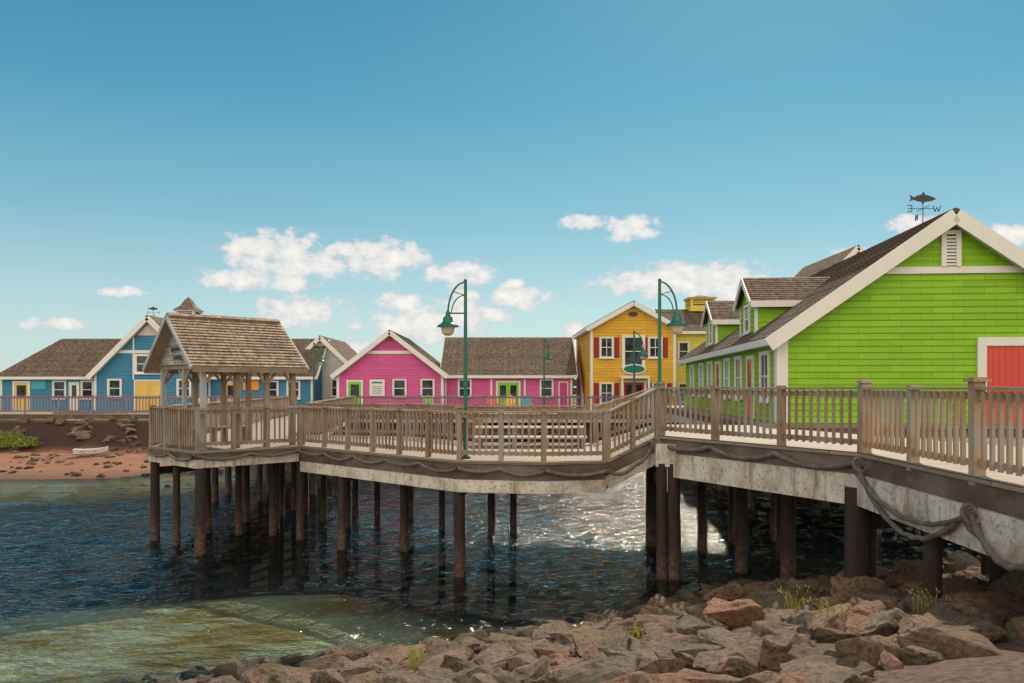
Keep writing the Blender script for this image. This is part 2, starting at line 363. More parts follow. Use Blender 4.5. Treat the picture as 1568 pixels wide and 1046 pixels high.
a1=noise_n(nt,coords(nt,'Object',(1,2.0,1)),7,2,.5)
bp=N(nt,'ShaderNodeBump'); bp.inputs['Strength'].default_value=1; bp.inputs['Distance'].default_value=.06; nt.links.new(a1,bp.inputs['Height'])
fr=N(nt,'ShaderNodeFresnel'); fr.inputs[0].default_value=1.36; nt.links.new(bp.outputs[0],fr.inputs['Normal'])
gl=N(nt,'ShaderNodeBsdfGlossy'); gl.inputs['Roughness'].default_value=.08; nt.links.new(bp.outputs[0],gl.inputs['Normal'])
tr=N(nt,'ShaderNodeBsdfTransparent'); tr.inputs[0].default_value=(.86,.96,.90,1)
df=N(nt,'ShaderNodeBsdfDiffuse'); df.inputs[0].default_value=(.003,.012,.016,1)
mx=N(nt,'ShaderNodeMixShader'); mx.inputs[0].default_value=.15; nt.links.new(tr.outputs[0],mx.inputs[1]); nt.links.new(df.outputs[0],mx.inputs[2])
m2=N(nt,'ShaderNodeMixShader'); nt.links.new(fr.outputs[0],m2.inputs[0]); nt.links.new(mx.outputs[0],m2.inputs[1]); nt.links.new(gl.outputs[0],m2.inputs[2])
nt.links.new(m2.outputs[0],out.inputs[0]); me.materials.append(m)

# ---------------------------------------------------------------- boulders
def mat_rock():
    m,nt,b=new_mat('sandstone_rock'); v=coords(nt)
    at=N(nt,'ShaderNodeAttribute',attribute_name='tint'); n1=noise_n(nt,v,1.5,8,.7); n2=noise_n(nt,v,14,7,.75)
    c=mixc(nt,rmp(nt,n1,.35,.65),(.34,.245,.165),(.18,.13,.095)); c=mixc(nt,at.outputs['Fac'],c,(.47,.225,.14))
    c=mixc(nt,rmp(nt,n1,.49,.62,0,.7),c,(.20,.165,.07)); c=mixc(nt,rmp(nt,n2,.47,.64,0,.92),c,(.045,.032,.026))
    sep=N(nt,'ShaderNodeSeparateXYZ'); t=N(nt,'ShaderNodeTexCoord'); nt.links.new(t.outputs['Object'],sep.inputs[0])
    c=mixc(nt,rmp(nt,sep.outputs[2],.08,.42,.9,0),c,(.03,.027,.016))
    nt.links.new(c,b.inputs['Base Color']); b.inputs['Roughness'].default_value=.85; bump(nt,b,n2,1,.12); return m
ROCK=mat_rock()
import bmesh
def boulders(name,items):
    V_=[];F_=[];tint=[]
    for (x,y,z,sx,sy,sz,rz,tl,tn,det) in items:
        bm=bmesh.new()
        for _ in range(13):
            d=V((random.gauss(0,1),random.gauss(0,1),random.gauss(0,1))).normalized(); k=max(abs(d.x),abs(d.y),abs(d.z))
            d=d*(.62+.38/k*.8); bm.verts.new((d.x,d.y,d.z))
        r=bmesh.ops.convex_hull(bm,input=bm.verts); 
        for g in list(set(r['geom_interior'])): 
            if isinstance(g,bmesh.types.BMVert) and g.is_valid: bm.verts.remove(g)
        bmesh.ops.bevel(bm,geom=bm.edges[:]+bm.verts[:],offset=.05,segments=1,affect='EDGES',profile=.5,clamp_overlap=True)
        for v in bm.verts:
            if v.co.length>1.12: v.co*=1.12/v.co.length
        bmesh.ops.triangulate(bm,faces=bm.faces[:])
        for _ in range(det): bmesh.ops.subdivide_edges(bm,edges=bm.edges[:],cuts=1,use_grid_fill=True)
        R=Matrix.Translation((x,y,z))@Matrix.Rotation(rz,4,'Z')@Matrix.Rotation(tl,4,'X')@Matrix.Diagonal((sx,sy,sz,1))
        base=len(V_); bm.verts.ensure_lookup_table(); off=V((random.random()*50,0,0))
        for i,v in enumerate(bm.verts):
            v.index=i; p=v.co+off; n=noise.noise(p*2.0)*.13+noise.noise(p*5)*.08+(noise.noise(V((p.x*.7,p.y*.7,p.z*9)))*.1)
            V_.append(tuple(R@(v.co*(1+n)))); tint.append(tn)
        for f in bm.faces: F_.append([base+v.index for v in f.verts])
        bm.free()
    me=bpy.data.meshes.new(name); me.from_pydata(V_,[],F_); me.materials.append(ROCK)
    a=me.attributes.new('tint','FLOAT','POINT'); a.data.foreach_set('value',tint)
    o=bpy.data.objects.new(name,me); bpy.context.collection.objects.link(o); return o
items=[]
for i in range(2300):
    x=random.uniform(-9,13); ys=interp(x,SH); d=random.uniform(-8.5,.7)
    if random.random()<.22: d=random.uniform(-1.5,.6)
    y=ys+d
    if y<5.5: continue
    s=random.choice([.08,.1,.13,.16,.2,.25,.3,.38,.42])*random.uniform(.8,1.2)
    if x<-3: s*=.65
    items.append((x,y,hgt(x,y)+s*.1,s*random.uniform(.9,1.8),s*random.uniform(.7,1.1),s*random.uniform(.35,.8),random.uniform(0,6.3),random.uniform(-.5,.5),random.choice([0,0,0,.1,.3,.7]),2 if s>.22 else 1))
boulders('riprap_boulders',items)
for (x,y,s,a,bq,c,tn) in [(2.75,14.3,.42,1.1,.8,.75,.0),(5.2,11.9,.5,1.2,.8,.8,.3),(3.1,10.9,.5,1.2,.85,.7,1.),(3.9,14.8,.4,1.1,.8,.8,.35),(2.3,12.6,.6,1.5,.7,.4,.1),(.0,11.8,.5,1.6,.8,.4,.2),
                       (-1.1,11.2,.45,1.6,.7,.4,.2),(6.6,11.8,.6,1.6,.8,.4,.6),(4.6,10.3,.55,1.5,.9,.5,.8),(1.1,11.6,.5,1.5,.9,.4,.2),(7.4,11.6,.6,1.5,.8,.55,.3),(5.0,13.8,.45,1.1,.9,.7,.0),(6.3,15.0,.5,1.2,.9,.7,.0),(7.6,15.2,.5,1.2,.9,.8,.1),(9,15.7,.6,1.2,.9,.7,.1),(6.3,10.6,.5,1.5,.8,.5,.8),(5.6,9.9,.4,1.5,.8,.6,.3),(2.2,10.3,.45,1.4,.8,.5,.5)]:
    boulders('boulder',[(x,y,hgt(x,y)+s*c*.5,s*a,s*bq,s*c,random.uniform(-.5,.5),random.uniform(-.25,.25),tn,3)])
items=[]
for i in range(260):
    x=random.uniform(-42,14); y=random.uniform(45.8,49); s=random.uniform(.2,.5)
    items.append((x,y,hgt(x,y)+.05,s*1.3,s,s*.6,random.uniform(0,6),random.uniform(-.3,.3),random.choice([.0,.2,.5]),1))
for i in range(150):
    x=random.uniform(-32,-15); y=random.uniform(37.2,46); s=random.uniform(.06,.24)
    items.append((x,y,hgt(x,y)+.03,s*1.3,s,s*.6,random.uniform(0,6),0,.1,1))
boulders('embankment_rocks',items)

# ---------------------------------------------------------------- piers
ZM=2.66; ZR=3.2
def deck(name,poly,z,stringer_edges,depth_s=.32,beam=(.3,.26),zl=None):
    B=Ob(name); n=len(poly); zt=zl or [z]*n
    B.p('deck_boards',DECK).prism(poly,[q-.07 for q in zt],zt)
    S=B.p('stringers',STRINGER); W_=B.p('edge_beams',BEAM)
    for e in stringer_edges:
        i,j=e; P=V((*poly[i],zt[i]));Q=V((*poly[j],zt[j])); d=(Q-P).normalized(); nrm=V((d.y,-d.x,0)).normalized()
        P2=P-nrm*.10;Q2=Q-nrm*.10
        S.beam(P2-V((0,0,.07+depth_s/2+.002)),Q2-V((0,0,.07+depth_s/2+.002)),.12,depth_s)
        P3=P-nrm*.13;Q3=Q-nrm*.13; zz=.07+depth_s+beam[0]/2+.006
        W_.beam(P3-V((0,0,zz)),Q3-V((0,0,zz)),beam[1],beam[0])
    return B
def railing(name,path,post_h=1.16,spacing=1.0,mat=WOOD,bal=.036,bsp=.145,pw=.1,caps=(),h=1.07,big=()):
    B=Ob(name); P_=B.p('posts',mat); R_=B.p('rails',mat); L_=B.p('balusters',mat); C_=None
    for si,(a,b_) in enumerate(zip(path,path[1:])):
        a=V(a);b_=V(b_); L=(b_-a).length; n=max(1,round(L/spacing)); d=(b_-a)/n; dn=(b_-a).normalized(); dh=V((dn.x,dn.y,0)).normalized()
        nr=V((-dh.y,dh.x,0))
        for i in range(n+(1 if si==len(path)-2 else 0)):
            p=a+d*i; w=pw*random.uniform(.94,1.06); cap=(si,i) in caps; hh=post_h+(.0 if cap else -.04)
            P_.beam(p-V((0,0,.12)),p+V((random.uniform(-.008,.008),random.uniform(-.008,.008),hh)),w*(1.1 if cap else 1),w*(1.1 if cap else 1),up=tuple(dh))
            if cap:
                C_=B.p('post_caps',mat); C_.beam(p+V((0,0,hh)),p+V((0,0,hh+.03)),pw*1.75,pw*1.75,up=tuple(dh))
                C_.beam(p+V((0,0,hh+.03)),p+V((0,0,hh+.055)),pw*1.2,pw*1.2,up=tuple(dh))
        for i in range(n):
            p=a+d*i;q=a+d*(i+1); j=lambda:V((0,0,random.uniform(-.01,.01)))
            f=pw*.5; p1=p+dn*f;q1=q-dn*f
            R_.beam(p+V((0,0,h))+j(),q+V((0,0,h))+j(),.15,.038)
            R_.beam(p1+V((0,0,h-.095))+j(),q1+V((0,0,h-.095))+j(),.04,.09)
            R_.beam(p1+V((0,0,.16))+j(),q1+V((0,0,.16))+j(),.04,.09)
            nb=max(1,round((q1-p1).length/bsp))
            for k in range(1,nb):
                c=p1.lerp(q1,k/nb)-nr*(.02+bal/2+.002)
                L_.beam(c+V((0,0,.10)),c+V((random.uniform(-.006,.006),0,h-.03)),bal*random.uniform(.85,1.15),bal,up=tuple(dh))
    B.done(); return B
A_=(-8.0,20.1);B_=(-5.9,22.1);C_=(-10.1,22.1);D_=(-8.0,24.2)
K=(-1.2,17.75);L=(.7,17.4);M_=(2.1,17.7);Nn=(3.3,18.0);Q=(5.8,13.35);R=(5.45,4.6)
B=deck('gazebo_platform',[A_,B_,D_,C_],ZM,[(0,1),(3,0),(2,3)],.14,(.22,.2)); B.done()
poly=[B_,K,L,M_,(2.3,23.2),(-1,23.4),(-3.4,26.2),(-7.0,27),(-8.0,24.2)]
B=deck('pier_deck',poly,ZM,[(0,1),(1,2),(2,3),(4,5),(5,6)],.36,(.28,.22)); 
B.done()
B=deck('back_pier',[(-8,24.21),(-7.0,27.01),(-9.6,47.8),(-13,47.8),(-10.11,22.12)],ZM-.004,[(1,2),(3,4)],.2,(.22,.2)); B.done()
B=deck('pier_ramp',[(2.105,17.72),(3.3,18.0),(4.2,23.2),(2.305,23.2)],ZM,[(0,1),(2,3)],.3,(.26,.2),zl=[ZM,ZR,ZR,ZM]); B.done()
B=deck('upper_pier_deck',[(3.305,18.0),Q,R,(9.2,4.6),(9.2,14.6),(7.2,20.6),(7.4,22.6),(4.21,23.2)],ZR,[(0,1),(1,2),(3,4),(4,5),(6,7)],.3,(.52,.3))
bb=B.p('cap_block',BEAM); bb.beam((3.42,17.55,ZR-.42),(3.9,20.2,ZR-.42),.5,.5); bb.beam((3.45,17.6,ZR-.95),(3.75,19.2,ZR-.95),.42,.55)
B.done()
B=deck('building_wharf',[(7.2,22.7),(24,21.4),(26,45),(8.6,46.5)],ZR-.01,[(0,1),(3,0)],.25,(.3,.3)); B.done()
B=deck('boardwalk',[(-60,48.0),(14,48.0),(14,52.5),(-60,52.5)],ZM-.01,[(0,1)],.25,(.2,.2)); B.done()
railing('pier_railing',[(-10.0,22.1,ZM),(-8.0,20.25,ZM),(-5.92,22.2,ZM)],spacing=.95)
railing('pier_railing',[(-5.85,22.25,ZM),(-1.18,17.87,ZM),(.7,17.52,ZM),(2.08,17.82,ZM)],spacing=1.0,caps=((1,0),))
railing('pier_railing',[(2.1,23.1,ZM),(-1.05,23.3,ZM),(-3.45,26.1,ZM),(-6.9,26.9,ZM),(-9.5,47.7,ZM)],spacing=1.4)
railing('pier_railing',[(-10.0,22.2,ZM),(-12.9,47.6,ZM)],spacing=1.6)
railing('ramp_railing',[(2.15,17.84,ZM),(3.3,18.12,ZR)],spacing=.6,bsp=.12)
railing('ramp_railing',[(2.4,23.1,ZM),(4.1,23.1,ZR)],spacing=1.7)
railing('upper_railing',[(3.38,18.1,ZR),(5.9,13.38,ZR)],spacing=1.75,bal=.042,bsp=.17,pw=.13,mat=WOOD,caps=((0,0),))
railing('near_railing',[(5.9,13.3,ZR),(5.55,4.7,ZR)],spacing=1.6,bal=.05,bsp=.18,pw=.13,mat=WOODT,caps=((0,0),(0,2),(0,4)))
PURP=mat_paint('faded_purple_stain',(.27,.20,.26),.3,.8)
railing('boardwalk_railing',[(-60,48.1,ZM),(-13.1,48.1,ZM)],spacing=2.0,mat=PURP,bsp=.2,bal=.05)
railing('boardwalk_railing',[(-9.4,48.1,ZM),(13.9,48.1,ZM)],spacing=2.0,mat=PURP,bsp=.2,bal=.05)
# piles
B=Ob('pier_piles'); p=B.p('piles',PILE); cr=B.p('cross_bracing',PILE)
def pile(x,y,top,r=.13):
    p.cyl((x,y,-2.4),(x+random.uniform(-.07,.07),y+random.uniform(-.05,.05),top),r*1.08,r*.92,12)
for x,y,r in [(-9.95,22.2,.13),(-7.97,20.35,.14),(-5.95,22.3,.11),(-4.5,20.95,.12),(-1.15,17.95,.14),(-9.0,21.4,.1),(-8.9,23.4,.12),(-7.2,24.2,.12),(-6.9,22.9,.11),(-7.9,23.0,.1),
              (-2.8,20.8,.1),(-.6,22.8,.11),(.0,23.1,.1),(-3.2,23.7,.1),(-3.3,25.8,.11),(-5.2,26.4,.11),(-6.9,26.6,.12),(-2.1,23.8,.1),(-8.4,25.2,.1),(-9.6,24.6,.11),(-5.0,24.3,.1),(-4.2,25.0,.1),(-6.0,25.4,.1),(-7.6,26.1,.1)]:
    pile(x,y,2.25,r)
for yy in (27.5,29.5,31.5,34,37,40,43): 
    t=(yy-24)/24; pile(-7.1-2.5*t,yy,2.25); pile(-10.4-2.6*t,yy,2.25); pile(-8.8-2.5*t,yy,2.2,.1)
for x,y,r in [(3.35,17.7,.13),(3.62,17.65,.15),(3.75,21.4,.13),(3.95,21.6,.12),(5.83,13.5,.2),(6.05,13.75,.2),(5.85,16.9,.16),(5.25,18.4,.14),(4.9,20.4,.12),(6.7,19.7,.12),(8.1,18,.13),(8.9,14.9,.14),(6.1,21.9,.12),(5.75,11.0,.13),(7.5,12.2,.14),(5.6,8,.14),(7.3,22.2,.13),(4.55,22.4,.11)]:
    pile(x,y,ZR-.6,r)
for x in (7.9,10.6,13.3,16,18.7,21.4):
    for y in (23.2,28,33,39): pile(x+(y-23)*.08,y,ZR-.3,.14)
for x in range(-58,14,3):
    pile(x+.3,48.3,2.2,.13)
cr.beam((-9.95,22.3,1.95),(-8.9,23.5,1.95),.1,.2); cr.beam((-4.5,21,1.9),(-3.2,23.8,1.9),.12,.22)
for a,b_ in (((-1.15,17.95),(-.6,22.8)),((3.5,17.8),(3.85,21.4)),((5.95,13.6),(8.9,14.9)),((5.8,16.9),(8.1,18)),((-5.95,22.3),(-6.9,26.6))):
    cr.beam((*a,1.98),(*b_,1.98),.16,.26)
B.done()
# ropes
B=Ob('mooring_rope'); rp=B.p('rope',ROPE)
def swag(pts,sag,off=.1,r=.042,n=14):
    path=[]
    for a,b_ in zip(pts,pts[1:]):
        a=V(a);b_=V(b_); sg_=sag*random.uniform(.7,1.25)
        for i in range(n):
            t=i/n; q=a.lerp(b_,t); q.z-=sg_*4*t*(1-t)*random.uniform(.97,1.03); path.append(q)
    path.append(V(pts[-1])); rp.tube(path,r)
def line(a,b_,n,z0,z1,off):
    a=V(a);b_=V(b_); d=(b_-a).normalized(); nr=V((d.y,-d.x)); return [(*(a.lerp(b_,i/n)+nr*off),z0+(z1-z0)*i/n+random.uniform(-.03,.03)) for i in range(n+1)]
swag(line(C_,A_,2,ZM-.12,ZM-.12,.06),.1); swag(line(A_,B_,2,ZM-.12,ZM-.12,.06),.1)
swag(line(B_,K,5,ZM-.13,ZM-.18,.05),.11,r=.036); swag(line(K,L,2,ZM-.18,ZM-.2,.05),.09); swag(line(L,M_,1,ZM-.2,ZM-.2,.05),.1)
swag([(2.1,17.64,ZM-.2),(2.75,17.75,ZM-.1),(3.2,17.85,ZR-.12)],.12)
swag(line(Nn,Q,3,ZR-.12,ZR-.14,.06),.13,r=.05)
swag([(5.74,13.3,ZR-.15),(5.56,9.7,ZR-.42),(5.48,8.0,ZR-.38),(5.38,6,ZR-.3)],.62,r=.04,n=22)
swag([(5.72,13.3,ZR-.3),(5.54,9.75,ZR-.5)],.5,r=.034,n=22)
for c in ((3.22,17.86,ZR-.18),(5.74,13.25,ZR-.2),(5.54,9.72,ZR-.45)):
    for k in range(4):
        rp.tube([(c[0]+.02*k+.10*math.cos(t),c[1]-.1+.10*math.sin(t)*.6,c[2]-.04*k+.11*math.sin(t)) for t in [i*.5 for i in range(13)]],.03)
B.done()
# bleacher benches
B=Ob('bleacher_bench'); w=B.p('seat_planks',mat_basic('sunbleached_planks',(.62,.58,.52),(.5,.46,.42),3,.7,.2)); lg=B.p('supports',WOOD)
for k in range(3):
    z=ZM+.26+.24*k; y=21.2+.55*k
    w.box(-1.0,2.0,y,y+.2,z,z+.05); w.box(-1.0,2.0,y+.23,y+.43,z,z+.05)
    for x in (-.9,0,.9,1.85): lg.box(x,x+.08,y+.02,y+.4,ZM,z)
B.done()

# ---------------------------------------------------------------- gazebo
ang=math.atan2(2.0,2.1)
B=Ob('gazebo',(-8.0,20.45,ZM),ang)
GW=2.95
gx0,gx1,gy0,gy1=.02,GW-.22,.02,2.95; eh=2.25; rh=3.46; oh=.24
Pp=B.p('posts',WOOD)
GR=mat_paint('greyed_post_paint',(.46,.47,.48),.45,.8)
Pg=B.p('corner_posts',GR)
for x in (gx0+.1,gx0+1.0,gx0+1.85,gx1-.08):
    for y in (gy0+.1,gy1-.08):
        (Pg if x<gx0+.2 else Pp).box(x-.065,x+.065,y-.065,y+.065,0,eh-.12)
Pg.box(gx0+.05,gx0+.15,1.3,1.4,0,eh-.12)
Pp.box(gx0,gx1,gy0+.04,gy0+.16,eh-.14,eh+.04);Pp.box(gx0,gx1,gy1-.14,gy1-.02,eh-.14,eh+.04);Pp.box(gx0+.04,gx0+.16,gy0+.16,gy1-.14,eh-.14,eh+.04);Pp.box(gx1-.14,gx1-.02,gy0+.16,gy1-.14,eh-.14,eh+.04)
Br=B.p('knee_braces',WOODT)
for x in (gx0+.1,gx0+1.0,gx0+1.85,gx1-.08):
    for s in(-1,1):
        if gx0<x+s*.3<gx1: Br.beam((x+s*.06,gy0+.1,eh-.5),(x+s*.34,gy0+.1,eh-.14),.06,.06); Br.beam((x+s*.06,gy1-.08,eh-.5),(x+s*.34,gy1-.08,eh-.14),.06,.06)
for y in(gy0+.1,1.35,gy1-.08):
    for s in(-1,1):
        if gy0<y+s*.3<gy1: Br.beam((gx0+.1,y+s*.06,eh-.5),(gx0+.1,y+s*.34,eh-.14),.06,.06)
ym=(gy0+gy1)/2; k=(rh-eh)/(ym-gy0); ez=eh-oh*k
Rf=B.p('roof',ROOFG); tr_=B.p('rake_boards',GR); ce=B.p('ceiling_boards',WOODT)
xl,xr=gx0-.32,gx1+.2
Rf.lap((xl,gy0-oh,ez+.1),(xr,gy0-oh,ez+.1),(xr-.0,ym,rh+.1),(xl,ym,rh+.1),.13,.035)
Rf.lap((xr,gy1+oh,ez+.1),(xl,gy1+oh,ez+.1),(xl,ym,rh+.1),(xr,ym,rh+.1),.13,.035)
ce.hexa([(xl+.01,gy0-oh,ez+.02),(xr-.01,gy0-oh,ez+.02),(xr-.01,ym,rh+.02),(xl+.01,ym,rh+.02),(xl+.01,gy0-oh,ez+.09),(xr-.01,gy0-oh,ez+.09),(xr-.01,ym,rh+.09),(xl+.01,ym,rh+.09)])
ce.hexa([(xr-.01,gy1+oh,ez+.02),(xl+.01,gy1+oh,ez+.02),(xl+.01,ym,rh+.02),(xr-.01,ym,rh+.02),(xr-.01,gy1+oh,ez+.09),(xl+.01,gy1+oh,ez+.09),(xl+.01,ym,rh+.09),(xr-.01,ym,rh+.09)])
Wl=B.p('gable_shingles',GSH)
Wl.lap((gx0,gy1,eh-.02),(gx0,gy0,eh-.02),(gx0,ym,rh-.02),(gx0,ym,rh-.02),.13,.02)
Wl.lap((gx1,gy0,eh-.02),(gx1,gy1,eh-.02),(gx1,ym,rh-.02),(gx1,ym,rh-.02),.13,.02)
for xx in(xl-.02,xr+.02):
    tr_.beam((xx,gy0-oh,ez+.05),(xx,ym,rh+.05),.04,.11); tr_.beam((xx,ym,rh+.05),(xx,gy1+oh,ez+.05),.04,.11)
Rf2=B.p('eave_fascia',WOOD); Rf2.box(xl,xr,gy0-oh-.03,gy0-oh,ez-.04,ez+.08); Rf2.box(xl,xr,gy1+oh,gy1+oh+.03,ez-.04,ez+.08)
rd=B.p('ridge_cap',ROOFG); rd.beam((xl,ym-.05,rh+.115),(xr,ym-.05,rh+.115),.14,.03,up=(0,-.6,1)); rd.beam((xl,ym+.05,rh+.118),(xr,ym+.05,rh+.118),.14,.03,up=(0,.6,1))
be=B.p('bench',WOODT); be.box(.3,gx1-.3,gy1-.6,gy1-.2,.42,.47)
for x in(.35,1.4,gx1-.4): be.box(x,x+.06,gy1-.55,gy1-.25,0,.42)
root=B.done()
def text(s,loc,rot,size,mat,parent,name):
    cu=bpy.data.curves.new(name,'FONT'); cu.body=s; cu.size=size; cu.extrude=.004; cu.align_x='CENTER'; cu.align_y='CENTER'; cu.materials.append(mat)
    o=bpy.data.objects.new(name,cu); bpy.context.collection.objects.link(o); o.location=loc; o.rotation_euler=rot; o.parent=parent
text("Spinnakers'",(gx0-.05,ym,eh+.42),(math.pi/2,0,-math.pi/2),.21,BLACK,root,'gable_lettering_top')
text("Landing",(gx0-.05,ym,eh+.19),(math.pi/2,0,-math.pi/2),.21,BLACK,root,'gable_lettering_bottom')

# ---------------------------------------------------------------- street lamps
def street_lamp(x,y,z,side,h=4.05,rz=0):
    B=Ob('street_lamp',(x,y,z),rz); m=B.p('post',GREENMETAL)
    m.cyl((0,0,0),(0,0,.9),.062,.055,14); m.cyl((0,0,.9),(0,0,h),.047,.036,14); m.cyl((0,0,0),(0,0,.05),.12,.12,14); m.cyl((0,0,.88),(0,0,.94),.075,.06,14)
    m.cyl((0,0,h),(0,0,h+.04),.05,.02,12)
    a=B.p('bracket_arms',GREENMETAL); s=side; X=.4
    a.tube([(s*X*math.sin(t)**1.0,0,h-.03-.72*(1-math.cos(t))) for t in [i*math.pi/2/12 for i in range(13)]],.022,8)
    a.tube([(s*(.02+(X-.1)*math.sin(t)),0,h-.33-.42*(1-math.cos(t))) for t in [i*math.pi/2/10 for i in range(11)]],.014,8)
    a.beam((0,0,h-.74),(s*(X+.02),0,h-.74),.03,.035)
    a.beam((0,0,h-.33),(s*.27,0,h-.25),.02,.02)
    g=B.p('lamp_shade',GREENMETAL)
    prof=[(.02,-.66),(.05,-.72),(.06,-.80),(.11,-.84),(.12,-.93),(.16,-.97),(.25,-1.03),(.255,-1.05),(.17,-1.045)]
    n=18; pts=[];
    for r,zz in prof:
        for i in range(n): pts.append((s*X+r*math.cos(2*math.pi*i/n),r*math.sin(2*math.pi*i/n),h+zz))
    g.add(pts,[(j*n+i,j*n+(i+1)%n,(j+1)*n+(i+1)%n,(j+1)*n+i) for j in range(len(prof)-1) for i in range(n)],True)
    l=B.p('lamp_glass',LAMPGLASS)
    l.cyl((s*X,0,h-1.2),(s*X,0,h-1.04),.13,.165,16); l.cyl((s*X,0,h-1.25),(s*X,0,h-1.2),.06,.13,16)
    B.done()
street_lamp(-1.06,18.15,ZM,-1)
street_lamp(3.42,18.45,ZM+.0,1,4.1)
street_lamp(5.35,34.9,ZM,1); street_lamp(1.65,41,ZM,1,4.1,.9); street_lamp(-11.2,45,ZM,1,4.1,.4)

# ---------------------------------------------------------------- buildings
def sub(B,M): B.M=M
GREEN=mat_siding('lime_green_siding',(.27,.56,.012))
RED=mat_paint('barn_red_paint',(.66,.075,.05)); ORANGE=mat_paint('orange_red_paint',(.75,.16,.05))
B=Ob('green_building',(8.0,24.0,ZR),-.08); W=10;D=20;e_=2.7;r_=6.2
gable_front(B,W,D,e_,r_,GREEN,oh=.35,row=.19,rake=.42,bandz=4.55,cb=.3)
U=B.p('trim',WHITE); Lv=B.p('louvre_vent',WHITE)
U.box(4.72,4.86,-.10,0,4.65,5.6);U.box(5.14,5.28,-.10,0,4.65,5.6);U.box(4.72,5.28,-.10,0,5.6,5.72)
for k_ in range(9): Lv.hexa([(4.86,-.07,4.68+k_*.1),(5.14,-.07,4.68+k_*.1),(5.14,-.045,4.73+k_*.1),(4.86,-.045,4.73+k_*.1),(4.86,-.07,4.70+k_*.1),(5.14,-.07,4.70+k_*.1),(5.14,-.045,4.75+k_*.1),(4.86,-.045,4.75+k_*.1)])
B.p('vent_dark',BLACK).box(4.86,5.14,-.04,-.035,4.65,5.6)
dr=B.p('barn_doors',RED)
U.box(5.75,6.0,-.09,.0,0,2.3);U.box(8.2,8.45,-.09,.0,0,2.3);U.box(5.75,8.45,-.095,.0,2.3,2.55)
for i in range(12): dr.box(6.0+i*.183,6.0+i*.183+.176,-.05,0,0,2.3)
sub(B,T(0,D,0,-math.pi/2))
for yy,w_,kind in ((1.0,1.0,'w'),(3.2,.8,'d'),(5.2,.9,'w'),(7.5,.8,'w'),(9.4,.8,'d'),(11.5,.9,'w'),(14,.9,'w'),(17,.9,'w')):
    xx=D-yy-w_
    if kind=='w': window(B,xx,.75,w_,1.35,-.0,.13,True)
    else: door(B,xx,w_,2.05,ORANGE,0)
for yc in (5.3,13.2):
    xc=D-yc; hw=1.25; yf=.25; ew=4.15; rd_=5.0; mz=lambda x: e_+(r_-e_)/5*x
    S=B.p('siding',GREEN); Rr=B.p('roof',ROOF)
    S.lap((xc-hw,yf,mz(yf)),(xc+hw,yf,mz(yf)),(xc+hw,yf,ew),(xc-hw,yf,ew)); S.lap((xc-hw,yf,ew),(xc+hw,yf,ew),(xc,yf,rd_),(xc,yf,rd_))
    xb=(ew-e_)/((r_-e_)/5); xrb=(rd_+.15-e_)/((r_-e_)/5)
    for s in(-1,1):
        n_=8
        for q in range(n_):
            z0=mz(yf)+(ew-mz(yf))*q/n_; z1=mz(yf)+(ew-mz(yf))*(q+1)/n_; a0=(z0-e_)/((r_-e_)/5);a1=(z1-e_)/((r_-e_)/5)
            xx=xc+s*hw; l=s*.018
            S.add([(xx+l,yf,z0),(xx+l,a1+.1,z0),(xx,a1+.1,z1),(xx,yf,z1)],[(0,1,2,3) if s>0 else (3,2,1,0)])
        o=.22; zz=ew-o*(rd_-ew)/hw
        A=(xc+s*(hw+o),yf-o,zz+.1);Bq=(xc+s*(hw+o),xb+.1,zz+.1);C=(xc,xrb+.2,rd_+.1);Dq=(xc,yf-o,rd_+.1)
        if s>0: Rr.lap(A,Bq,C,Dq,.15,.03)
        else: Rr.lap(Bq,A,Dq,C,.15,.03)
        U.beam((xc+s*(hw+o),yf-o-.02,zz),(xc,yf-o-.02,rd_),.05,.2)
        U.box(min(xc+s*(hw+o),xc+s*(hw+o+.03)),max(xc+s*(hw+o),xc+s*(hw+o+.03)),yf-o,xb+.05,zz-.12,zz+.1)
        U.box(xc+s*hw-.07,xc+s*hw+.035,yf-.04,yf+.07,mz(yf),ew)
    window(B,xc-.35,3.15,.7,.85,yf,.1)
B.M=Matrix(); B.done()
weathervane('fish_weathervane',12.95,25.1,9.55,1.0,0)
CREAM=mat_siding('cream_siding',(.72,.72,.68)); 
B=Ob('grey_gable_building',(17.1,46.5,ZM)); gable_front(B,6,8,6.6,9.75,CREAM,oh=.3); B.done()

YEL=mat_siding('golden_siding',(.84,.46,.04)); YEL2=mat_siding('pale_yellow_siding',(.86,.68,.12)); MAROON=mat_paint('maroon_shutters',(.30,.012,.02)); DRED=mat_paint('dark_red_door',(.45,.02,.03))
B=Ob('yellow_building',(5.0,50.6,ZM-.1),.02); 
gable_front(B,5.4,9,5.55,7.05,YEL,oh=.3,rake=.28)
for x in(.65,3.75): window(B,x,3.65,.72,1.15,0,.1,shut=MAROON,mull=True)
window(B,2.15,3.1,1.15,1.75,0,.16,mull=True)
window(B,.65,.75,.72,1.15,0,.1,shut=MAROON,mull=True); window(B,4.0,.75,.72,1.15,0,.1,shut=MAROON,mull=True)
door(B,2.1,1.3,2.0,DRED,0,.14,True,True)
U=B.p('trim',WHITE); U.box(1.85,3.65,-.7,-.0,2.25,2.42); U.box(1.85,1.97,-.68,-.56,0,2.25); U.box(3.53,3.65,-.68,-.56,0,2.25)
sg=B.p('oval_sign',WHITE); pts=[(2.75+.75*math.cos(t),2.85+.33*math.sin(t)) for t in [i*math.pi/10 for i in range(20)]]; sg.xz(pts,-.14,-.08)
sg2=B.p('sign_panel',GREENMETAL); sg2.xz([(2.75+.66*math.cos(t),2.85+.25*math.sin(t)) for t in [i*math.pi/10 for i in range(20)]],-.16,-.145)
B.p('gable_ornament',BLACK).xz([(2.7+.3*math.cos(t),6.35+.14*math.sin(t)) for t in [i*math.pi/8 for i in range(16)]],-.08,-.03)
